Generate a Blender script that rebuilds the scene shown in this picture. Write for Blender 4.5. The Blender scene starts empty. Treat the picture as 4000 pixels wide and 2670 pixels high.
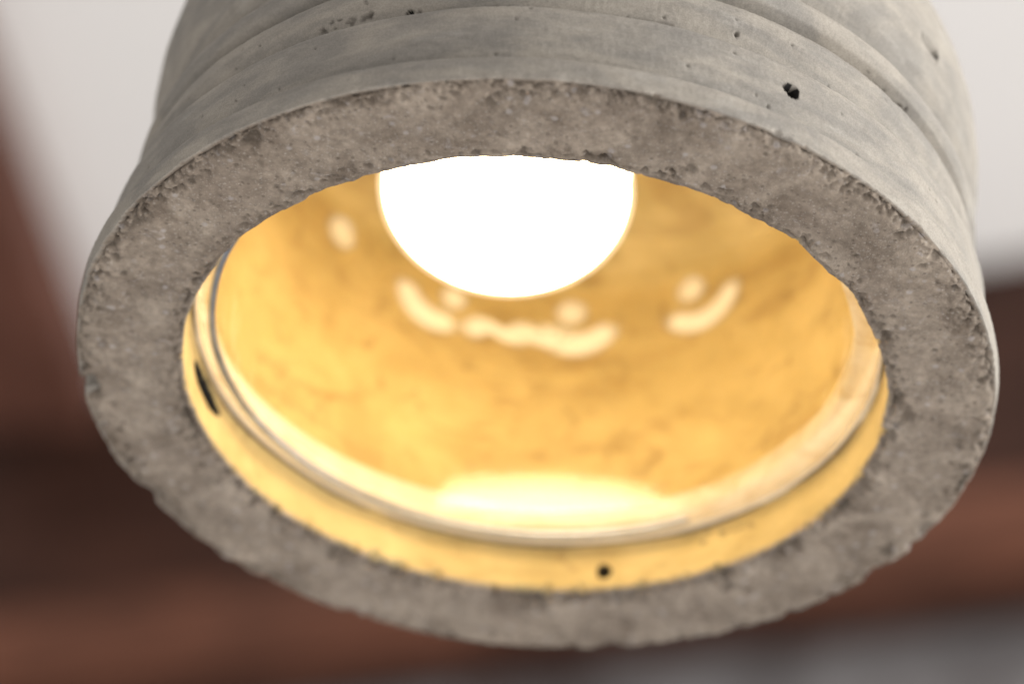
import bpy, math
import numpy as np
from mathutils import Matrix, Vector

sc = bpy.context.scene
col = sc.collection
K = 0.065            # metres per lamp unit (outer rim radius = 1 lamp unit)
Z0 = 1.95            # height of the lamp's rim above the floor

# ------------------------------------------------------------------ camera
cam_d = bpy.data.cameras.new('camera')
cam = bpy.data.objects.new('camera', cam_d); col.objects.link(cam)
cam_right = Vector((0.99627985, -0.04798338, 0.07158256))
cam_up = Vector((-0.08590723, -0.61866152, 0.78094678))
cam_fwd = Vector((-0.00681292, 0.78419100, 0.62048212))
M = Matrix.Identity(4)
for i in range(3):
    M[i][0] = cam_right[i]; M[i][1] = cam_up[i]; M[i][2] = -cam_fwd[i]
M[0][3], M[1][3], M[2][3] = 0.0, -6.33991276 * K, -4.87908867 * K + Z0
cam.matrix_world = M
cam_d.sensor_width = 36.0
cam_d.lens = 129.26
cam_d.clip_start = 0.02
cam_d.clip_end = 60.0
cam_d.dof.use_dof = True
cam_d.dof.focus_distance = 7.54 * K
cam_d.dof.aperture_fstop = 11.0
cam_d.dof.aperture_blades = 9
sc.camera = cam

# ------------------------------------------------------------------ world and lamps
w = bpy.data.worlds.new('World'); sc.world = w; w.use_nodes = True
bg = w.node_tree.nodes['Background']
bg.inputs[0].default_value = (1.0, 0.955, 0.92, 1); bg.inputs[1].default_value = 0.30

def area(name, loc, target, sx, sy, radiance, color):
    d = bpy.data.lights.new(name, 'AREA'); d.shape = 'RECTANGLE'; d.size = sx; d.size_y = sy
    d.energy = radiance * math.pi * sx * sy; d.color = color
    o = bpy.data.objects.new(name, d); col.objects.link(o)
    o.location = loc
    o.rotation_euler = (Vector(target) - Vector(loc)).to_track_quat('-Z', 'Y').to_euler()
    return o
# daylight: the big window on the right, an added fill panel standing in for floor bounce
area('window_light', (2.5, -0.35, 2.15), (0, 0, Z0), 1.7, 2.0, 9.5, (1.0, 0.985, 0.96))
area('floor_bounce_fill', (1.6, -2.6, 0.02), (1.6, -2.6, 3.0), 8.5, 8.0, 1.05, (1.0, 0.95, 0.91))

sc.view_settings.view_transform = 'Standard'
sc.view_settings.look = 'None'
sc.view_settings.exposure = 0.0
sc.view_settings.gamma = 1.0
sc.render.engine = 'CYCLES'
sc.cycles.use_denoising = True
sc.cycles.use_adaptive_sampling = True
sc.cycles.adaptive_threshold = 0.02
sc.cycles.max_bounces = 10
sc.cycles.diffuse_bounces = 5
sc.cycles.glossy_bounces = 8
sc.cycles.transmission_bounces = 8
sc.cycles.transparent_max_bounces = 16
sc.cycles.sample_clamp_indirect = 40.0
sc.cycles.blur_glossy = 0.3

# ------------------------------------------------------------------ helpers
def tag(o, label=None, cat=None, kind=None, group=None):
    if label: o['label'] = label
    if cat: o['category'] = cat
    if kind: o['kind'] = kind
    if group: o['group'] = group
    return o

def mesh_obj(name, verts, faces, mat, parent=None, smooth=True):
    me = bpy.data.meshes.new(name)
    verts = np.asarray(verts, np.float32); faces = np.asarray(faces, np.int32)
    me.vertices.add(len(verts)); me.vertices.foreach_set('co', verts.ravel())
    n = faces.shape[1]
    me.loops.add(faces.size); me.loops.foreach_set('vertex_index', faces.ravel())
    me.polygons.add(len(faces))
    me.polygons.foreach_set('loop_start', np.arange(0, faces.size, n, dtype=np.int32))
    me.polygons.foreach_set('use_smooth', np.full(len(faces), smooth))
    me.update(calc_edges=True); me.validate()
    me.materials.append(mat)
    o = bpy.data.objects.new(name, me); col.objects.link(o)
    if parent: o.parent = parent
    return o

def grid_faces(nt, ns, closed=True):
    """vertex index = s * nt + t; ring direction t closed"""
    t = np.arange(nt if closed else nt - 1); s = np.arange(ns - 1)
    S, T = np.meshgrid(s, t, indexing='ij'); T2 = (T + 1) % nt
    return np.stack([S * nt + T, S * nt + T2, (S + 1) * nt + T2, (S + 1) * nt + T], -1).reshape(-1, 4)

def lathe(name, prof, nt, mat, parent, wob=None):
    prof = np.asarray(prof, float); th = np.linspace(0, 2 * np.pi, nt, endpoint=False)
    r = prof[:, 0][:, None]; z = prof[:, 1][:, None] + 0 * th
    if wob is not None:
        dr, dz = wob(th); r = r + dr; z = z + dz
    v = np.stack([r * np.cos(th), r * np.sin(th), z], -1).reshape(-1, 3)
    return mesh_obj(name, v, grid_faces(nt, len(prof)), mat, parent)

_rng = np.random.default_rng(7)
_PERM = _rng.permutation(256); _PERM = np.concatenate([_PERM, _PERM, _PERM])
_GRAD = _rng.normal(size=(256, 3)); _GRAD /= np.linalg.norm(_GRAD, axis=1)[:, None]
def pnoise(P):
    P = np.asarray(P, np.float32); I = np.floor(P).astype(np.int64); F = (P - I).astype(np.float32); I &= 255
    u = F * F * F * (F * (F * 6 - 15) + 10)
    out = 0
    for dx in (0, 1):
        wx = u[:, 0] if dx else 1 - u[:, 0]
        for dy in (0, 1):
            wy = u[:, 1] if dy else 1 - u[:, 1]
            for dz in (0, 1):
                wz = u[:, 2] if dz else 1 - u[:, 2]
                h = _PERM[_PERM[_PERM[I[:, 0] + dx] + ((I[:, 1] + dy) & 255)] + ((I[:, 2] + dz) & 255)]
                g = _GRAD[h]
                out = out + wx * wy * wz * (g[:, 0] * (F[:, 0] - dx) + g[:, 1] * (F[:, 1] - dy) + g[:, 2] * (F[:, 2] - dz))
    return out * 1.5
def fbm(P, f, octv=3, gain=0.5):
    o = 0; a = 1.0
    for k in range(octv):
        o = o + a * pnoise(P * f * 2 ** k + 17.3 * k); a *= gain
    return o

# ------------------------------------------------------------------ materials
def newmat(name):
    m = bpy.data.materials.new(name); m.use_nodes = True
    nt = m.node_tree; b = nt.nodes['Principled BSDF']
    return m, nt, b
def N(nt, kind, **kw):
    n = nt.nodes.new(kind)
    for k, v in kw.items(): setattr(n, k, v)
    return n
def noise(nt, vec, scale, detail=4, rough=0.55, dist=0.0):
    n = N(nt, 'ShaderNodeTexNoise'); n.inputs['Scale'].default_value = scale
    n.inputs['Detail'].default_value = detail; n.inputs['Roughness'].default_value = rough
    n.inputs['Distortion'].default_value = dist
    nt.links.new(vec, n.inputs['Vector']); return n.outputs['Fac']
def ramp(nt, fac, p0, p1, c0=0.0, c1=1.0):
    n = N(nt, 'ShaderNodeMapRange'); n.inputs[1].default_value = p0; n.inputs[2].default_value = p1
    n.inputs[3].default_value = c0; n.inputs[4].default_value = c1
    nt.links.new(fac, n.inputs[0]); return n.outputs[0]
def mixc(nt, fac, a, b, mode='MIX'):
    n = N(nt, 'ShaderNodeMix', data_type='RGBA', blend_type=mode)
    for sock, v in ((n.inputs[0], fac), (n.inputs[6], a), (n.inputs[7], b)):
        if isinstance(v, (tuple, list)): sock.default_value = (*v, 1) if len(v) == 3 else v
        elif isinstance(v, (int, float)): sock.default_value = v
        else: nt.links.new(v, sock)
    return n.outputs[2]
def math_(nt, op, a, b=0.0):
    n = N(nt, 'ShaderNodeMath', operation=op)
    for s, v in ((n.inputs[0], a), (n.inputs[1], b)):
        if isinstance(v, (int, float)): s.default_value = v
        else: nt.links.new(v, s)
    return n.outputs[0]
def attr(nt, name):
    n = N(nt, 'ShaderNodeAttribute', attribute_name=name); return n.outputs['Fac']

def concrete():
    m, nt, b = newmat('cast_concrete')
    tc = N(nt, 'ShaderNodeTexCoord').outputs['Object']
    mp = N(nt, 'ShaderNodeMapping'); mp.inputs['Scale'].default_value = (1, 1, 3.2)
    nt.links.new(tc, mp.inputs[0]); st = mp.outputs[0]
    # smooth cast wall
    big = ramp(nt, noise(nt, st, 3.4, 6, 0.6, 0.9), 0.40, 0.60)
    c = mixc(nt, big, (0.248, 0.232, 0.208), (0.330, 0.302, 0.261))
    blot = ramp(nt, noise(nt, tc, 9.0, 6, 0.65, 0.8), 0.56, 0.74)
    c = mixc(nt, math_(nt, 'MULTIPLY', blot, 0.32), c, (0.165, 0.157, 0.145))
    lightp = ramp(nt, noise(nt, st, 5.5, 5, 0.6, 0.5), 0.58, 0.75)
    c = mixc(nt, math_(nt, 'MULTIPLY', lightp, 0.5), c, (0.38, 0.365, 0.335))
    md = ramp(nt, noise(nt, st, 16.0, 5, 0.6, 0.6), 0.35, 0.65, 0.92, 1.08)
    c = mixc(nt, 1.0, c, md, 'MULTIPLY')
    sand = ramp(nt, noise(nt, tc, 260, 2, 0.6), 0.36, 0.64, 0.90, 1.10)
    c = mixc(nt, 1.0, c, sand, 'MULTIPLY')
    # rough sawn rim
    rb = ramp(nt, noise(nt, tc, 7.0, 7, 0.68, 0.5), 0.34, 0.68)
    r = mixc(nt, rb, (0.148, 0.117, 0.090), (0.335, 0.284, 0.230))
    rl = ramp(nt, noise(nt, tc, 20.0, 5, 0.66, 1.2), 0.60, 0.76)
    r = mixc(nt, math_(nt, 'MULTIPLY', rl, 0.7), r, (0.37, 0.345, 0.34))
    warm = ramp(nt, noise(nt, tc, 4.0, 4, 0.6), 0.5, 0.7)
    r = mixc(nt, math_(nt, 'MULTIPLY', warm, 0.35), r, (0.27, 0.225, 0.185))
    gr = ramp(nt, noise(nt, tc, 48, 3, 0.6), 0.34, 0.66, 0.84, 1.16)
    r = mixc(nt, 1.0, r, gr, 'MULTIPLY')
    def grains(scale, size, keep, colr, amount, r):
        vo = N(nt, 'ShaderNodeTexVoronoi'); vo.inputs['Scale'].default_value = scale; nt.links.new(tc, vo.inputs['Vector'])
        sx = N(nt, 'ShaderNodeSeparateColor'); nt.links.new(vo.outputs['Color'], sx.inputs[0])
        near = ramp(nt, vo.outputs['Distance'], size, size * 0.55)
        pick = ramp(nt, sx.outputs[0], keep, keep + 0.05)
        return mixc(nt, math_(nt, 'MULTIPLY', math_(nt, 'MULTIPLY', near, pick), amount), r, colr)
    r = grains(95, 0.34, 0.62, (0.38, 0.35, 0.32), 0.40, r)
    r = grains(70, 0.32, 0.66, (0.080, 0.064, 0.050), 0.5, r)
    r = grains(150, 0.36, 0.55, (0.42, 0.38, 0.34), 0.3, r)
    r = grains(34, 0.30, 0.72, (0.36, 0.335, 0.325), 0.6, r)
    gs = ramp(nt, noise(nt, tc, 42, 1, 0.5), 0.79, 0.83)
    r = mixc(nt, math_(nt, 'MULTIPLY', gs, 0.7), r, (0.36, 0.20, 0.12))
    c = mixc(nt, attr(nt, 'rim'), c, r)
    # inner wall, sandier and yellower
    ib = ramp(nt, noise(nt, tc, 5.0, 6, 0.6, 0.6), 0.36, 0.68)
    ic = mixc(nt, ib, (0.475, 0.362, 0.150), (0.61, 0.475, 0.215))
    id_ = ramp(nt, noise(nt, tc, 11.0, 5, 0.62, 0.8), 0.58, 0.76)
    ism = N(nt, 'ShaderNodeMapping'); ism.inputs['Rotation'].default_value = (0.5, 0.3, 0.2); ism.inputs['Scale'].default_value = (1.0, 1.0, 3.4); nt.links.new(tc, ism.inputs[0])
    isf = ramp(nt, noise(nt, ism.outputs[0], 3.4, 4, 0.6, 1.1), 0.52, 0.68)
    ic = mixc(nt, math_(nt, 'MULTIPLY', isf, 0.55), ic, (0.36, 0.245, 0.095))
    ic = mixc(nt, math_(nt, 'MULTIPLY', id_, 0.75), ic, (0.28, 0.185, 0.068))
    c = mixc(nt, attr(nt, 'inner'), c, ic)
    # grime in pits, darker grooves, and shade painted into deep holes
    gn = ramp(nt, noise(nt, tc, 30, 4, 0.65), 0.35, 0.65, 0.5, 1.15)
    c = mixc(nt, math_(nt, 'MULTIPLY', attr(nt, 'grime_shade'), gn), c, (0.042, 0.034, 0.026))
    c = mixc(nt, ramp(nt, attr(nt, 'grime_shade'), 0.86, 0.98), c, (0.006, 0.005, 0.004))  # near-black paints the shade inside deep holes
    nt.links.new(c, b.inputs['Base Color'])
    b.inputs['Roughness'].default_value = 0.78
    b.inputs['Specular IOR Level'].default_value = 0.35
    h1 = noise(nt, tc, 90, 6, 0.7); h2 = noise(nt, tc, 260, 3, 0.6)
    amt = math_(nt, 'ADD', math_(nt, 'MULTIPLY', attr(nt, 'rim'), 0.62), 0.05)
    pm = ramp(nt, noise(nt, tc, 6.0, 4, 0.6, 0.5), 0.38, 0.62, 0.25, 1.25)
    amt = math_(nt, 'MULTIPLY', amt, pm)
    hh = math_(nt, 'MULTIPLY', math_(nt, 'ADD', h1, math_(nt, 'MULTIPLY', h2, 0.5)), amt)
    bp = N(nt, 'ShaderNodeBump'); bp.inputs['Strength'].default_value = 0.7; bp.inputs['Distance'].default_value = 0.010 * K * 1.0
    nt.links.new(hh, bp.inputs['Height']); nt.links.new(bp.outputs[0], b.inputs['Normal'])
    return m
M_CONC = concrete()
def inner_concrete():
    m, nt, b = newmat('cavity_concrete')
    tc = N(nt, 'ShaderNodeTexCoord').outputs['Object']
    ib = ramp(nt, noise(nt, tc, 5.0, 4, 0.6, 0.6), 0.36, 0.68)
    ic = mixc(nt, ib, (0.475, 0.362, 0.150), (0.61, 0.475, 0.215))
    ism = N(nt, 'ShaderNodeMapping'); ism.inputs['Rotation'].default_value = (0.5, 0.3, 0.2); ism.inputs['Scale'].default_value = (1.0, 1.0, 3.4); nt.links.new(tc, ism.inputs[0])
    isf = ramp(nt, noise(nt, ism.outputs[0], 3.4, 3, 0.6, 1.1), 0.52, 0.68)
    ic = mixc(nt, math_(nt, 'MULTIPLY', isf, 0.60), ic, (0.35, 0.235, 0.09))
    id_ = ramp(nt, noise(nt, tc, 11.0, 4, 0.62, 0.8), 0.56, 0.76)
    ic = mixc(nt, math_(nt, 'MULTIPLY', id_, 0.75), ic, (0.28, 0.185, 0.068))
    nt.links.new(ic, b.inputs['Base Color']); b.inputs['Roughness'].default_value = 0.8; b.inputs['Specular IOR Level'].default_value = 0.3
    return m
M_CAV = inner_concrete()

def thin_glass(name, rough=0.0, tint=(1, 0.99, 0.97), ior=1.5, gl=(1, 1, 1)):
    m = bpy.data.materials.new(name); m.use_nodes = True; nt = m.node_tree; nt.nodes.clear()
    out = N(nt, 'ShaderNodeOutputMaterial'); tr = N(nt, 'ShaderNodeBsdfTransparent'); gs = N(nt, 'ShaderNodeBsdfGlossy')
    tr.inputs[0].default_value = (*tint, 1); gs.inputs[0].default_value = (*gl, 1); gs.inputs['Roughness'].default_value = rough
    fr = N(nt, 'ShaderNodeFresnel')
    ge = N(nt, 'ShaderNodeNewGeometry'); nt.links.new(ramp(nt, ge.outputs['Backfacing'], 0, 1, ior, 1 / ior), fr.inputs[0])   # same index from either side of the thin wall
    mx = N(nt, 'ShaderNodeMixShader')
    nt.links.new(fr.outputs[0], mx.inputs[0]); nt.links.new(tr.outputs[0], mx.inputs[1]); nt.links.new(gs.outputs[0], mx.inputs[2])
    nt.links.new(mx.outputs[0], out.inputs[0]); return m
M_GLASS = thin_glass('clear_glass', 0.07)
def plain(name, colr, rough=0.5, metal=0.0, trans=0.0, spec=0.5, var=None, vs=20):
    m, nt, b = newmat(name)
    b.inputs['Base Color'].default_value = (*colr, 1); b.inputs['Roughness'].default_value = rough
    b.inputs['Metallic'].default_value = metal; b.inputs['Transmission Weight'].default_value = trans
    b.inputs['Specular IOR Level'].default_value = spec
    if var:
        tc = N(nt, 'ShaderNodeTexCoord').outputs['Object']
        nt.links.new(mixc(nt, ramp(nt, noise(nt, tc, vs, 6, 0.6, 0.3), 0.35, 0.65), colr, var), b.inputs['Base Color'])
    return m
M_EDGE = plain('polished_glass_edge', (0.985, 0.985, 0.975), 0.0, trans=1.0)
M_STEEL = plain('spring_steel', (0.50, 0.55, 0.64), 0.28, metal=1.0, var=(0.36, 0.39, 0.45), vs=16)
M_JOINT = plain('dark_joint', (0.16, 0.11, 0.06), 0.6, var=(0.30, 0.22, 0.12), vs=9)
def lip_mat():
    m, nt, b = newmat('glow_band_lip')  # cream colour paints in the bright band seen at the glass lip
    tc = N(nt, 'ShaderNodeTexCoord').outputs['Object']
    c = mixc(nt, ramp(nt, noise(nt, tc, 7.0, 5, 0.65, 0.8), 0.42, 0.70), (0.88, 0.84, 0.72), (0.62, 0.50, 0.32))
    nt.links.new(c, b.inputs['Base Color']); b.inputs['Roughness'].default_value = 0.25
    tl = N(nt, 'ShaderNodeBsdfTranslucent'); nt.links.new(c, tl.inputs[0])
    tp = N(nt, 'ShaderNodeBsdfTransparent')
    m1 = N(nt, 'ShaderNodeMixShader'); m1.inputs[0].default_value = 0.45
    m2 = N(nt, 'ShaderNodeMixShader'); m2.inputs[0].default_value = 0.45
    nt.links.new(b.outputs[0], m1.inputs[1]); nt.links.new(tl.outputs[0], m1.inputs[2])
    nt.links.new(m1.outputs[0], m2.inputs[1]); nt.links.new(tp.outputs[0], m2.inputs[2])
    nt.links.new(m2.outputs[0], nt.nodes['Material Output'].inputs[0]); return m
M_LIP = lip_mat()
def glint_mat():
    m, nt, b = newmat('painted_glint')  # painted bulb glints: pale colour in place of reflected light
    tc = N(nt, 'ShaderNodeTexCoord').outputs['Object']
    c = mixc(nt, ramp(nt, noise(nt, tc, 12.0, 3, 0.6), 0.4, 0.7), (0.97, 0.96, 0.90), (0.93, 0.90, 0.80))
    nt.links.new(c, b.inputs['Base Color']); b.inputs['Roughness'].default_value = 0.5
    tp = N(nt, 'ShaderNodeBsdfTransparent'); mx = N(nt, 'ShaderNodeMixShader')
    nt.links.new(ramp(nt, attr(nt, 'glint'), 0.05, 0.85, 0.0, 0.95), mx.inputs[0])
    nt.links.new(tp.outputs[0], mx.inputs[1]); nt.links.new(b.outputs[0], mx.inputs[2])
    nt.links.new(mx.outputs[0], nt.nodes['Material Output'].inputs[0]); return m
M_GLINT = glint_mat()
M_ADDED_FILLER = plain('added_cream_filler', (0.78, 0.70, 0.54), 0.6, var=(0.66, 0.57, 0.42), vs=10)
M_PLASTIC = plain('white_plastic', (0.75, 0.73, 0.70), 0.4, var=(0.70, 0.68, 0.65))
M_SOCKET = plain('black_bakelite', (0.02, 0.02, 0.02), 0.35, var=(0.03, 0.028, 0.026))
M_GLAZE = plain('pale_glaze', (0.80, 0.78, 0.70), 0.15, var=(0.74, 0.72, 0.64), vs=14)
M_CORD = plain('black_cord', (0.03, 0.03, 0.03), 0.8, var=(0.05, 0.05, 0.05), vs=60)

def bulb_mat():
    m = bpy.data.materials.new('lit_opal_bulb'); m.use_nodes = True; nt = m.node_tree; nt.nodes.clear()
    out = N(nt, 'ShaderNodeOutputMaterial'); em = N(nt, 'ShaderNodeEmission')
    em.inputs[0].default_value = (1.0, 0.77, 0.46, 1); em.inputs[1].default_value = 19.0
    nt.links.new(em.outputs[0], out.inputs[0]); return m
M_BULB = bulb_mat()
def envelope_mat():
    m = bpy.data.materials.new('frosted_envelope'); m.use_nodes = True; nt = m.node_tree; nt.nodes.clear()
    out = N(nt, 'ShaderNodeOutputMaterial'); em = N(nt, 'ShaderNodeEmission'); tp = N(nt, 'ShaderNodeBsdfTransparent'); mx = N(nt, 'ShaderNodeMixShader')
    em.inputs[0].default_value = (1.0, 0.77, 0.46, 1); em.inputs[1].default_value = 3.2; mx.inputs[0].default_value = 0.16
    nt.links.new(tp.outputs[0], mx.inputs[1]); nt.links.new(em.outputs[0], mx.inputs[2]); nt.links.new(mx.outputs[0], out.inputs[0]); return m
M_ENV = envelope_mat()

def wood(name, a, bcol, rough=0.55):
    m, nt, b = newmat(name)
    tc = N(nt, 'ShaderNodeTexCoord').outputs['Object']
    mp = N(nt, 'ShaderNodeMapping'); mp.inputs['Scale'].default_value = (3.0, 9, 9); nt.links.new(tc, mp.inputs[0])
    f = ramp(nt, noise(nt, mp.outputs[0], 3.0, 6, 0.6, 0.5), 0.35, 0.65)
    nt.links.new(mixc(nt, f, a, bcol), b.inputs['Base Color']); b.inputs['Roughness'].default_value = rough; b.inputs['Specular IOR Level'].default_value = 0.2
    bp = N(nt, 'ShaderNodeBump'); bp.inputs['Strength'].default_value = 0.3; bp.inputs['Distance'].default_value = 0.002
    nt.links.new(f, bp.inputs['Height']); nt.links.new(bp.outputs[0], b.inputs['Normal'])
    return m
M_WOOD = wood('dark_stained_timber', (0.030, 0.013, 0.009), (0.072, 0.031, 0.021))
M_WOOD2 = wood('red_brown_timber', (0.085, 0.036, 0.025), (0.150, 0.064, 0.045))
M_LIT_SOFFIT = wood('lit_underside_timber', (0.095, 0.043, 0.029), (0.24, 0.098, 0.061))  # brighter brown paints in the light on the beam's underside
M_CEIL = plain('white_ceiling_paint', (0.84, 0.825, 0.81), 0.9, var=(0.80, 0.79, 0.78), vs=3)
M_GREY = plain('grey_paint', (0.08, 0.07, 0.07), 0.8, var=(0.27, 0.265, 0.27), vs=9)

# ------------------------------------------------------------------ setting
def box(name, c, half, mat, rotz=0.0, parent=None, bevel=0.004):
    """chamfered box centred at c"""
    hx, hy, hz = half; b = min(bevel, *half) if bevel else 0
    import bmesh
    bm = bmesh.new(); bmesh.ops.create_cube(bm, size=2)
    for v in bm.verts: v.co = Vector((v.co.x * hx, v.co.y * hy, v.co.z * hz))
    bmesh.ops.bevel(bm, geom=bm.edges[:], offset=b, segments=2, affect='EDGES', profile=0.5)
    me = bpy.data.meshes.new(name); bm.to_mesh(me); bm.free(); me.materials.append(mat)
    o = bpy.data.objects.new(name, me); col.objects.link(o)
    o.location = c; o.rotation_euler = (0, 0, rotz)
    if parent: o.parent = parent
    return o
ZC = 3.24
cl = box('ceiling', (0.0, 1.0, ZC + 0.03), (2.6, 2.6, 0.03), M_CEIL, bevel=0.002); tag(cl, kind='structure')
A = math.radians(-21.0)
ux, uy = math.cos(A), math.sin(A); nx, ny = -uy, ux     # n points away from the camera
def on_beam(u, depth, z): return (u * ux + depth * nx, 1.6 + u * uy + depth * ny, z)
tag(box('timber_beam', on_beam(0, 0.035, (3.055 + ZC) / 2), (2.2, 0.035, (ZC - 3.055) / 2), M_WOOD, A),
    'dark brown timber beam crossing under the white ceiling behind the lamp', 'beam')
tag(box('added_lit_soffit_strip', on_beam(0, 0.036, 3.041), (2.2, 0.038, 0.0125), M_LIT_SOFFIT, A),  # added strip, coloured as the beam's lit underside
    'added orange brown strip painted as the lit underside of the dark beam', 'added_lit_soffit')
tag(box('timber_board', on_beam(0, 0.085, (3.012 + ZC) / 2), (2.2, 0.0145, (ZC - 3.012) / 2), M_WOOD, A),
    'recessed dark board showing below the crossing beam', 'board')
wl = box('wall', on_beam(0, 0.15, 2.88), (2.4, 0.045, ZC - 2.88 - 0.003), M_GREY, A); tag(wl, kind='structure')
# rafter on the left, running from the camera side up to the beam
rx0, ry0, rx1, ry1 = -0.354, 1.33, -0.302, 1.60   # right-hand edge along the ceiling
ra = math.atan2(ry1 - ry0, rx1 - rx0)
mx_, my_ = rx1 - math.cos(ra) * 0.415, ry1 + 0.10 - math.sin(ra) * 0.415
cx_, cy_ = mx_ - math.sin(ra) * 0.06, my_ + math.cos(ra) * 0.06
tag(box('rafter', (cx_, cy_, ZC - 0.025), (0.41, 0.06, 0.025), M_WOOD2, ra),
    'reddish brown rafter running along the ceiling at the upper left', 'rafter')

# ------------------------------------------------------------------ the pendant lamp
lamp = bpy.data.objects.new('pendant_lamp', None); col.objects.link(lamp)
lamp.location = (0, 0, Z0); lamp.scale = (K, K, K)
tag(lamp, 'round ribbed grey concrete pendant lamp with lit bulb and glass cover', 'lamp')

# --- shade: one cast body; profile goes cavity -> rim -> ribbed outside -> shoulder
def seg(pts, step):
    pts = np.asarray(pts, float); out = []
    for a, b in zip(pts[:-1], pts[1:]):
        n = max(1, int(round(np.linalg.norm(b - a) / step)))
        out.append(a + (b - a) * (np.arange(n) / n)[:, None])
    return np.concatenate(out)
cav = seg([(0.10, 1.06), (0.50, 1.06), (0.62, 1.045), (0.70, 1.01), (0.745, 0.955), (0.759, 0.89), (0.762, 0.70), (0.763, 0.20)], 0.010)
cav2 = seg([(0.763, 0.20), (0.765, 0.012), (0.769, 0.004), (0.780, 0.0)], 0.0045)
rimp = seg([(0.780, 0.0), (0.985, 0.0), (0.995, 0.003), (0.999, 0.010)], 0.0036)
outp = seg([(0.999, 0.010), (1.004, 0.050), (1.003, 0.060), (0.998, 0.066), (0.975, 0.071), (0.967, 0.078), (0.970, 0.10), (0.974, 0.14), (0.973, 0.19), (0.970, 0.224), (0.964, 0.235),
            (0.934, 0.240), (0.926, 0.250), (0.932, 0.28), (0.944, 0.32), (0.943, 0.352), (0.936, 0.366), (0.910, 0.376), (0.902, 0.386), (0.912, 0.396), (0.934, 0.408), (0.942, 0.425),
            (0.940, 0.450), (0.930, 0.465), (0.902, 0.477), (0.893, 0.490), (0.902, 0.508), (0.922, 0.54)], 0.0042)
topp = seg([(0.922, 0.54), (0.937, 0.60), (0.940, 0.65), (0.936, 0.72), (0.920, 0.81), (0.888, 0.90), (0.835, 0.985), (0.74, 1.07), (0.56, 1.13), (0.30, 1.16), (0.16, 1.17), (0.15, 1.22), (0.11, 1.24), (0.08, 1.24)], 0.016)
prof = np.concatenate([cav, cav2, rimp, outp, topp, [[0.06, 1.24]]])
i_cav2 = len(cav); i_rim = i_cav2 + len(cav2); i_out = i_rim + len(rimp); i_top = i_out + len(outp)
NT = 1760; NS = len(prof)
theta = np.linspace(0, 2 * np.pi, NT, endpoint=False)
tang = np.gradient(prof, axis=0)
# soften the tangent so creases displace cleanly
tang = (np.roll(tang, 1, 0) + tang * 2 + np.roll(tang, -1, 0)); tang /= np.linalg.norm(tang, axis=1)[:, None]
nrm = np.stack([tang[:, 1], -tang[:, 0]], 1)      # outward for this winding (cavity side points to the axis)
arc = np.concatenate([[0], np.cumsum(np.linalg.norm(np.diff(prof, axis=0), axis=1))])
R = np.repeat(prof[:, 0][:, None], NT, 1); Zz = np.repeat(prof[:, 1][:, None], NT, 1)
P3 = np.stack([R * np.cos(theta), R * np.sin(theta), Zz], -1).reshape(-1, 3).astype(np.float32)
rimw = np.zeros(NS); rimw[i_rim:i_out] = 1; rimw[i_cav2:i_rim] = 1 - np.clip((prof[i_cav2:i_rim, 1] - 0.008) / 0.015, 0, 1)
innw = np.zeros(NS); innw[:i_cav2] = 1; innw[i_cav2:i_rim] = np.clip((prof[i_cav2:i_rim, 1] - 0.008) / 0.015, 0, 1)
# blend of the rim look runs ragged into the wall
def field(f): return f.reshape(NS, NT)
def rows(a, b): return slice(a * NT, b * NT)
disp = np.zeros((NS, NT))
# inner cavity
disp[:i_rim] += 0.006 * fbm(P3[rows(0, i_rim)], 4.0, 4).reshape(-1, NT)
# rim face
sl = rows(i_cav2, i_out + 14)
a0, a1 = i_cav2, i_out + 14
rimfade = np.zeros(NS); rimfade[i_cav2:i_rim] = np.clip(1 - prof[i_cav2:i_rim, 1] / 0.05, 0, 1); rimfade[i_rim:i_out] = 1
rimfade[i_out:i_out + 6] = np.linspace(0.8, 0, 6)
d_r = 0.0065 * fbm(P3[sl], 9.0, 3) + 0.0032 * fbm(P3[sl], 30.0, 3, 0.6)
patch = np.clip(0.55 + 1.1 * fbm(P3[sl] + 31, 4.5, 3), 0.25, 1.3)
d_r = d_r * patch
disp[a0:a1] += d_r.reshape(-1, NT) * rimfade[a0:a1][:, None]
# outer wall: faint turning lines and gentle waviness
so = rows(i_out, NS)
Pq = P3[so].copy(); Pq[:, 2] *= 9
disp[i_out:] += (0.0032 * fbm(P3[so], 3.2, 3)).reshape(-1, NT) + (0.0010 * fbm(Pq, 4.0, 3)).reshape(-1, NT)
disp[i_out:i_top] += (0.0007 * fbm(P3[rows(i_out, i_top)], 90.0, 2)).reshape(-1, NT)
grime_shade = np.zeros((NS, NT)); rimmask = np.repeat(rimw[:, None], NT, 1)

# ragged corners: outer and inner edge of the rim crumble away
ring = np.stack([np.cos(theta), np.sin(theta), 0 * theta], 1)
def crumble(ic, base, amp, f, wall_after, near_calm=0.0):
    calm = 1 - near_calm * np.clip(-np.sin(theta), 0, 1) + (0.9 if near_calm else 0.0) * np.clip(np.sin(theta), 0, 1)
    c = (base + amp * np.maximum(0, fbm(ring, f, 3, 0.6) + 0.05) + amp * 0.22 * np.maximum(0, fbm(ring + 5, f * 4.2, 3, 0.6))) * calm
    k0, k1 = ic - 26, ic + 26
    sd = arc[k0:k1] - arc[ic]
    sd = np.where((sd > 0) == wall_after, np.abs(sd) * 2.2, np.abs(sd) * 0.6)[:, None]
    loc = fbm(P3[rows(k0, k1)] * 1.0, 40.0, 2).reshape(-1, NT)
    e = np.maximum(0, c[None] * (1 + 0.8 * loc) - sd)
    disp[k0:k1] -= e * 0.8
    grime_shade[k0:k1] = np.maximum(grime_shade[k0:k1], np.clip(e / 0.022, 0, 0.55) * (0.35 + 0.65 * (loc > 0)))
    rimmask[k0:k1] = np.maximum(rimmask[k0:k1], np.clip(e / 0.004, 0, 1))
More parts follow.
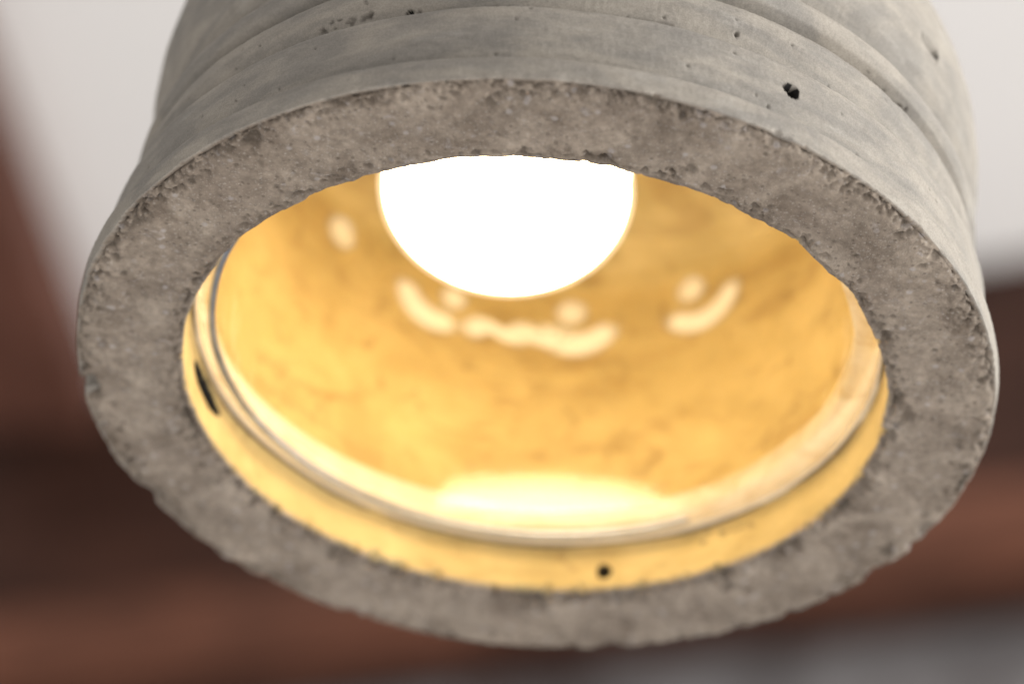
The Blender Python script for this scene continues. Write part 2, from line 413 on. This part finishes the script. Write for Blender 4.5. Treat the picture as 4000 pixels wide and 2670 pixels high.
crumble(i_out - 2, 0.003, 0.024, 7.0, True)
crumble(i_rim - 2, 0.005, 0.024, 6.0, False, 0.15)
# porous patches where the skin of the rim has gone, mostly along its outer edge
kk = slice(i_rim, i_out); Pr = P3[rows(i_rim, i_out)]
rr_ = prof[kk, 0][:, None]
fine = fbm(Pr, 62.0, 3, 0.65).reshape(-1, NT); mid = fbm(Pr + 3, 22.0, 2).reshape(-1, NT)
zone = np.clip(0.45 + 1.1 * fbm(ring + 9, 3.0, 3) + 0.35 * np.sin(theta * 1.0 + 3.6), 0, 1)[None] * np.clip(1 - (1.0 - rr_) / 0.075, 0, 1)
zone = np.maximum(zone, np.clip(0.25 + 1.2 * fbm(ring + 15, 4.0, 3), 0, 1)[None] * np.clip(1 - (rr_ - 0.775) / 0.045, 0, 1))
por = np.clip(zone * 2.0 + 0.9 * mid - 0.55, 0, 1)
disp[kk] -= por * (0.004 + 0.028 * np.maximum(0, fine + 0.05))
grime_shade[kk] = np.maximum(grime_shade[kk], por * np.clip(0.16 + 0.9 * fine, 0, 0.7))

rng = np.random.default_rng(21)
def pit(th, row, rad, depth, g=0.5, el=1.0, flat=1.0, irr=0.35):
    """round hollow centred at (angle, profile row); rad in lamp units, el stretches it along the rim"""
    r0 = prof[row, 0]
    nt_ = int(math.ceil(rad * el * 1.5 / (2 * math.pi * max(r0, 0.2) / NT))) + 1
    j0 = int(round(th / (2 * math.pi) * NT))
    jj = np.arange(j0 - nt_, j0 + nt_ + 1) % NT
    k0 = np.searchsorted(arc, arc[row] - rad * 1.5); k1 = np.searchsorted(arc, arc[row] + rad * 1.5) + 1
    k0 = max(k0, 0); k1 = min(k1, NS)
    dth = (np.arange(-nt_, nt_ + 1)) * 2 * math.pi / NT * r0 / el
    ds = (arc[k0:k1] - arc[row])[:, None]
    ang = np.arctan2(ds, dth[None]); ph = rng.uniform(0, 6.28, 3)
    rr = rad * (1 + irr * (0.5 * np.sin(2 * ang + ph[0]) + 0.35 * np.sin(3 * ang + ph[1]) + 0.3 * np.sin(5 * ang + ph[2])))
    q = np.sqrt(ds ** 2 + dth[None] ** 2) / rr
    f = np.clip(1 - q ** (2 * flat), 0, 1) ** (0.6 if flat > 1 else 1.0)
    ix = np.ix_(np.arange(k0, k1), jj)
    disp[ix] -= depth * f
    fg = np.clip((1 - (q / 1.2) ** 4) * 8, 0, 1) if flat > 1 and depth > 0.02 else np.clip(f * 1.6, 0, 1)  # deep holes: painted shade spreads a little past the edge
    grime_shade[ix] = np.maximum(grime_shade[ix], g * fg)
def rrow(r): return i_rim + int(np.argmin(np.abs(prof[i_rim:i_out, 0] - r)))
def orow(h): return i_out + int(np.argmin(np.abs(prof[i_out:, 1] - h)))
def irow(h): return int(np.argmin(np.abs(prof[:i_rim, 1] - h) + (prof[:i_rim, 0] < 0.7)))
for k in range(620):                                  # voids along the outer edge of the rim
    th = rng.uniform(0, 2 * math.pi); dens = 0.5 + 0.5 * math.sin(th * 2 + 1.0) + 0.5 * math.sin(5 * th)
    if rng.uniform(0, 1) > 0.35 + 0.4 * dens: continue
    rad = min(0.024, 0.0045 * math.exp(rng.normal(0.35, 0.5)))
    pit(th, rrow(0.993 - abs(rng.normal(0, 0.028))), rad, rad * rng.uniform(0.5, 0.9), rng.uniform(0.25, 0.6))
for k in range(380):                                  # voids along the inner edge
    rad = min(0.02, 0.0042 * math.exp(rng.normal(0.3, 0.5)))
    pit(rng.uniform(0, 2 * math.pi), rrow(0.780 + abs(rng.normal(0, 0.016))), rad, rad * rng.uniform(0.5, 0.9), rng.uniform(0.2, 0.5))
for k in range(420):                                  # scattered over the rim face
    rad = 0.0035 * math.exp(rng.normal(0.1, 0.45))
    pit(rng.uniform(0, 2 * math.pi), rrow(rng.uniform(0.79, 0.98)), rad, rad * 0.6, rng.uniform(0.1, 0.5))
for k in range(48):                                  # pin holes in the outer wall
    rad = 0.0022 * math.exp(rng.normal(0.0, 0.45))
    pit(rng.uniform(math.pi, 2 * math.pi), orow(rng.uniform(0.09, 0.36)), max(rad, 0.0036), 0.006, 0.5)
D2 = math.pi / 180
pit(-61.5 * D2 + 2 * math.pi, orow(0.165), 0.0165, 0.055, 1.0, flat=2.5, irr=0.2)     # the large bubble
pit(-110.5 * D2 + 2 * math.pi, orow(0.272), 0.0085, 0.05, 1.0, flat=2, irr=0.15)
pit(-109.2 * D2 + 2 * math.pi, orow(0.270), 0.0045, 0.012, 0.9, flat=2)
pit(-68.8 * D2 + 2 * math.pi, orow(0.291), 0.0045, 0.012, 0.9, flat=2)
pit(-35.1 * D2 + 2 * math.pi, orow(0.615), 0.014, 0.045, 1.0, el=2.4, flat=2, irr=0.1)  # the slot high on the right
pit(-143.9 * D2 + 2 * math.pi, orow(0.085), 0.010, 0.012, 0.9, el=0.5)
pit(74.7 * D2, irow(0.062), 0.0165, 0.08, 1.0, flat=2, irr=0.1)                      # hole inside, below the glass
pit(163.5 * D2, irow(0.100), 0.023, 0.060, 1.0, el=3.6, flat=2, irr=0.05)             # gap beside the glass
pit(173.0 * D2, rrow(0.985), 0.036, 0.060, 0.35)                                      # notch broken out of the edge
for k in range(70):                                    # crumbs lost from the inner edge on the far side
    th = rng.uniform(-0.4, math.pi + 0.4) % (2 * math.pi); rad = 0.010 * math.exp(rng.normal(0.1, 0.4)); dp = rad * rng.uniform(0.4, 0.9)
    pit(th, rrow(0.781), rad, dp, rng.uniform(0.1, 0.5)); pit(th, irow(0.010), rad * 0.9, dp, rng.uniform(0.1, 0.4))
pit(173.0 * D2, orow(0.012), 0.040, 0.050, 0.35)
for k in range(11):                                    # chips knocked off the outer edge
    th = rng.uniform(0.0, math.pi); rad = rng.uniform(0.016, 0.032); dp = rad * rng.uniform(0.15, 0.32)
    pit(th, rrow(0.99), rad, dp, 0.15, el=rng.uniform(0.8, 1.8)); pit(th, orow(0.014), rad, dp, 0.15, el=rng.uniform(0.8, 1.8))
for th_, h_, n_ in ((-40.5, 0.384, 16), (-46, 0.384, 10), (-30, 0.386, 10), (-144, 0.262, 9), (-128, 0.256, 8), (-120.4, 0.282, 12), (-35, 0.484, 8), (-118, 0.49, 14), (-140, 0.487, 8), (-25, 0.386, 6)):
    for k in range(n_):                               # grimy clusters of small voids in the grooves
        rad = 0.005 * math.exp(rng.normal(0.1, 0.4))
        pit((th_ + rng.normal(0, 2.6)) * D2 + 2 * math.pi, orow(h_ + rng.normal(0, 0.010)), rad, rad * 0.6, rng.uniform(0.5, 0.85), el=1.4)
for th_, h_, w_ in ((-99, 0.256, 0.055), (-79.7, 0.262, 0.042)):   # flaked skin
    pit(th_ * D2 + 2 * math.pi, orow(h_), 0.010, 0.0035, 0.38, el=w_ / 0.010, flat=4, irr=0.5)
for k in range(9):                                     # smudges inside below the glass
    pit((51 + rng.normal(0, 3.0)) * D2, irow(0.095 + rng.normal(0, 0.012)), 0.008, 0.002, 0.5, el=1.6)
# grooves coloured darker, unevenly around the ring
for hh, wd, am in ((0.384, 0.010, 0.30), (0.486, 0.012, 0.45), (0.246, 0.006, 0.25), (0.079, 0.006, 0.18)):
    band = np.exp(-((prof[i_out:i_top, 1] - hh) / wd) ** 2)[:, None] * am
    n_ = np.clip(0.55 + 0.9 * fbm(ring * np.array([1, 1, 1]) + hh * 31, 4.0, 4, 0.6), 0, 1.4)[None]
    grime_shade[i_out:i_top] = np.maximum(grime_shade[i_out:i_top], band * n_)

Rd = R + disp * nrm[:, 0][:, None]; Zd = Zz + disp * nrm[:, 1][:, None]
lean_h = np.array([0, .2, .4, .6, .8, 1.0, 1.3]); lean_x = np.array([0, 0.006, 0.016, 0.028, 0.020, 0.0, 0.0])
ox = np.interp(np.maximum(Zd, 0), lean_h, lean_x) * (np.arange(NS) >= i_out)[:, None]
V = np.stack([Rd * np.cos(theta) + ox, Rd * np.sin(theta), Zd], -1).reshape(-1, 3)
shade = mesh_obj('shade', V, grid_faces(NT, NS)[:, ::-1], M_CONC, lamp)
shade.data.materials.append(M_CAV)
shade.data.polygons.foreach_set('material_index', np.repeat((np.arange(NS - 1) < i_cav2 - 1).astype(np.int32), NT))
def put(name, arr):
    a = shade.data.attributes.new(name, 'FLOAT', 'POINT'); a.data.foreach_set('value', np.ascontiguousarray(arr, np.float32).ravel())
put('rim', np.clip(rimmask * 1.0, 0, 1)); put('inner', np.repeat(innw[:, None], NT, 1))
put('grime_shade', np.clip(grime_shade, 0, 1))
shade['label'] = 'ribbed grey concrete shade with a rough pitted rim'

# --- clear glass liner: an open-mouthed cup inside the concrete, mouth down, held by a sprung steel ring
gp = seg([(0.716, 0.165), (0.716, 0.60), (0.715, 0.85), (0.713, 0.90)], 0.03)
disc = lathe('glass_liner', gp, 320, M_GLASS, lamp,
             lambda th: ((0.0012 * np.sin(2 * th + 0.5) + 0.0008 * np.sin(5 * th))[None], 0 * th[None]))
gq = seg([(0.748, 0.90), (0.749, 0.60), (0.749, 0.165)], 0.06)
lathe('outer_face', gq, 200, M_GLASS, disc)
lip = [(0.716, 0.172), (0.7145, 0.166), (0.714, 0.158), (0.715, 0.150), (0.720, 0.1445), (0.728, 0.1425), (0.738, 0.1425), (0.745, 0.146), (0.749, 0.153), (0.749, 0.166)]
lipw = np.array([0.6, 1, 1, 1, 0.8, 0.4, 0.1, 0, 0, 0])[:, None]
def lip_shape(th):
    wide = np.clip(np.cos(th - 0.35), 0, 1) ** 0.8  # lip widened on the right to imitate the bright reflection there
    return -lipw * (0.026 * wide + 0.002 * np.sin(3 * th) + 0.0015 * np.sin(14 * th))[None], np.array([1, 0.7, 0.4, 0.1, 0, 0, 0, 0, 0, 0.0])[:, None] * (0.045 * wide)[None]
lathe('lip_glow_band', lip, 400, M_LIP, disc, lip_shape)
disc['label'] = 'clear glass liner cup with its mouth downwards'
bd = [(0.7515, 0.24), (0.7515, 0.150), (0.755, 0.1425), (0.762, 0.1405), (0.764, 0.145), (0.764, 0.24)]  # cream filler added so the gap behind the glass looks bright
lathe('added_gap_filler', bd, 240, M_ADDED_FILLER, lamp)
sb = [(0.7595 + 0.0032 * math.cos(t), 0.1385 + 0.0028 * math.sin(t)) for t in np.linspace(0, 2 * math.pi, 9)]  # thin dark line around the joint of glass and concrete
lathe('dark_bead', sb, 300, M_JOINT, lamp,
      lambda th: (0.002 * np.sin(7 * th + 2)[None] * np.sin(3 * th)[None], (0.004 * np.sin(2 * th + 1) + 0.003 * np.sin(11 * th))[None]))
def arc_bar(name, a0, a1, r, h, wr, wh, n, mat, parent, wobble=0.0):
    v = []; m_ = 12
    for i in range(n):
        q = i / (n - 1); a = a0 + (a1 - a0) * q; e = min(1.0, (0.12 + min(q, 1 - q) * n * 0.5))
        rr = r + wobble * math.sin(3.1 * a + 1) + 0.4 * wobble * math.sin(17 * a); hh = h + wobble * math.sin(2 * a)
        for k in range(m_):
            t = 2 * math.pi * k / m_
            x = rr + wr * e * math.copysign(abs(math.cos(t)) ** 0.4, math.cos(t)); z = hh + wh * e * math.copysign(abs(math.sin(t)) ** 0.4, math.sin(t))
            v.append((x * math.cos(a), x * math.sin(a), z))
    f = grid_faces(m_, n)[:, ::-1]
    return mesh_obj(name, v, f, mat, parent)
arc_bar('retaining_ring', 57 * D2, 262 * D2, 0.720, 0.1365, 0.0085, 0.0045, 300, M_STEEL, lamp, 0.0015)

# --- bulb on its holder
bulb = bpy.data.objects.new('light_bulb', None); col.objects.link(bulb); bulb.parent = lamp
bulb.location = (-0.10, 0.0, 0.577)
bulb['label'] = 'glowing opal light bulb'
ba, bc = 0.294, 0.212
pr_ = [(0.0005, -bc)] + [(ba * math.sin(t), -bc * math.cos(t)) for t in np.linspace(0.06, math.pi / 2, 30)] + [(0.291, 0.03), (0.281, 0.07)]
lathe('dome', pr_, 128, M_ENV, bulb)
lathe('glowing_core', [(a * 0.955, b * 0.955) for a, b in pr_], 128, M_BULB, bulb)
lathe('collar', [(0.281, 0.07), (0.283, 0.075), (0.255, 0.15), (0.20, 0.21), (0.14, 0.24), (0.001, 0.24)], 96, M_PLASTIC, bulb)
lathe('socket', [(0.155, 0.20), (0.155, 0.462), (0.12, 0.468), (0.001, 0.468)], 64, M_SOCKET, bulb)
# --- cord and ceiling rose above
top_h = (ZC - Z0) / K
cordv = [(0.035, 1.21), (0.035, top_h - 0.30)]
lathe('cord', seg([(0.035, 1.10), (0.035, top_h - 0.25)], 0.8).tolist() + [(0.035, top_h - 0.25)], 20, M_CORD, lamp)
lathe('cord_grip', [(0.036, 1.34), (0.10, 1.33), (0.11, 1.30), (0.11, 1.20), (0.036, 1.19)], 48, M_SOCKET, lamp)
lathe('ceiling_rose', [(0.036, top_h - 0.30), (0.30, top_h - 0.28), (0.62, top_h - 0.10), (0.66, top_h - 0.004), (0.001, top_h - 0.004)], 64, M_SOCKET, lamp)

# --- bulb glints painted as pale patches on the concrete behind the glass: dots with crescents under them
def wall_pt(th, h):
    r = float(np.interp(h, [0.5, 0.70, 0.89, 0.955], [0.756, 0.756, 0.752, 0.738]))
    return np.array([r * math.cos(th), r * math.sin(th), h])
def glint_patch(name, cells, faces, dens):
    o = mesh_obj(name, cells, faces, M_GLINT, shade)
    a = o.data.attributes.new('glint', 'FLOAT', 'POINT'); a.data.foreach_set('value', np.asarray(dens, np.float32))
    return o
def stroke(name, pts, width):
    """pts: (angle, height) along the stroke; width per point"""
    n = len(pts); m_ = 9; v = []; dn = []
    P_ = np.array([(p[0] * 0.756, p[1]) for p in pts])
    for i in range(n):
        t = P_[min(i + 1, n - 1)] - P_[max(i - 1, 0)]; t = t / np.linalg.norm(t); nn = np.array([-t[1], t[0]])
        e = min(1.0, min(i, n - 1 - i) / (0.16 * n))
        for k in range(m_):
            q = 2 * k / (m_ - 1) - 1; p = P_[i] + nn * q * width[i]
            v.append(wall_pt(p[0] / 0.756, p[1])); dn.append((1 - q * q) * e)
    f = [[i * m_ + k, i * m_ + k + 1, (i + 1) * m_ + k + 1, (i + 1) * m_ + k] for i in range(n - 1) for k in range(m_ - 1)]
    return glint_patch(name, v, f, dn)
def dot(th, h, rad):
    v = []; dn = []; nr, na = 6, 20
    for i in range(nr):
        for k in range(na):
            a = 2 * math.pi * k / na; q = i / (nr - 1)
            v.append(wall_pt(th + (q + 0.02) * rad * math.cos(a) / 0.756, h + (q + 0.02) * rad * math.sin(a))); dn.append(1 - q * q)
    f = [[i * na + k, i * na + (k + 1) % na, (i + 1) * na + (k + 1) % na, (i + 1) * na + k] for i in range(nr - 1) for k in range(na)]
    return glint_patch('glint_dot', v, f, dn)
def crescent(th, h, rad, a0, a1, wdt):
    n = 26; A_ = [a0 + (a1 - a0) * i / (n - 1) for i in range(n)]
    return stroke('glint_crescent', [(th + rad * math.sin(a) / 0.756, h - rad * math.cos(a)) for a in A_], [wdt * (0.75 + 0.25 * math.sin(math.pi * i / (n - 1))) for i in range(n)])
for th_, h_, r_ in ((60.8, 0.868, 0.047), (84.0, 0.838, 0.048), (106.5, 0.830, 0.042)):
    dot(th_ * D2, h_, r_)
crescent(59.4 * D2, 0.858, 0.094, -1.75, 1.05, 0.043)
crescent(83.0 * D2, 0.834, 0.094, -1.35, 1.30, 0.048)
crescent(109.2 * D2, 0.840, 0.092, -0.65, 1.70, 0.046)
stroke('glint_streak', [((83 + 23 * i / 22) * D2, 0.752 + 0.007 * math.sin(i * 0.9) + 0.0006 * i) for i in range(23)], [0.040 + 0.010 * math.sin(i * 0.75 + 0.5) - 0.0004 * i for i in range(23)])
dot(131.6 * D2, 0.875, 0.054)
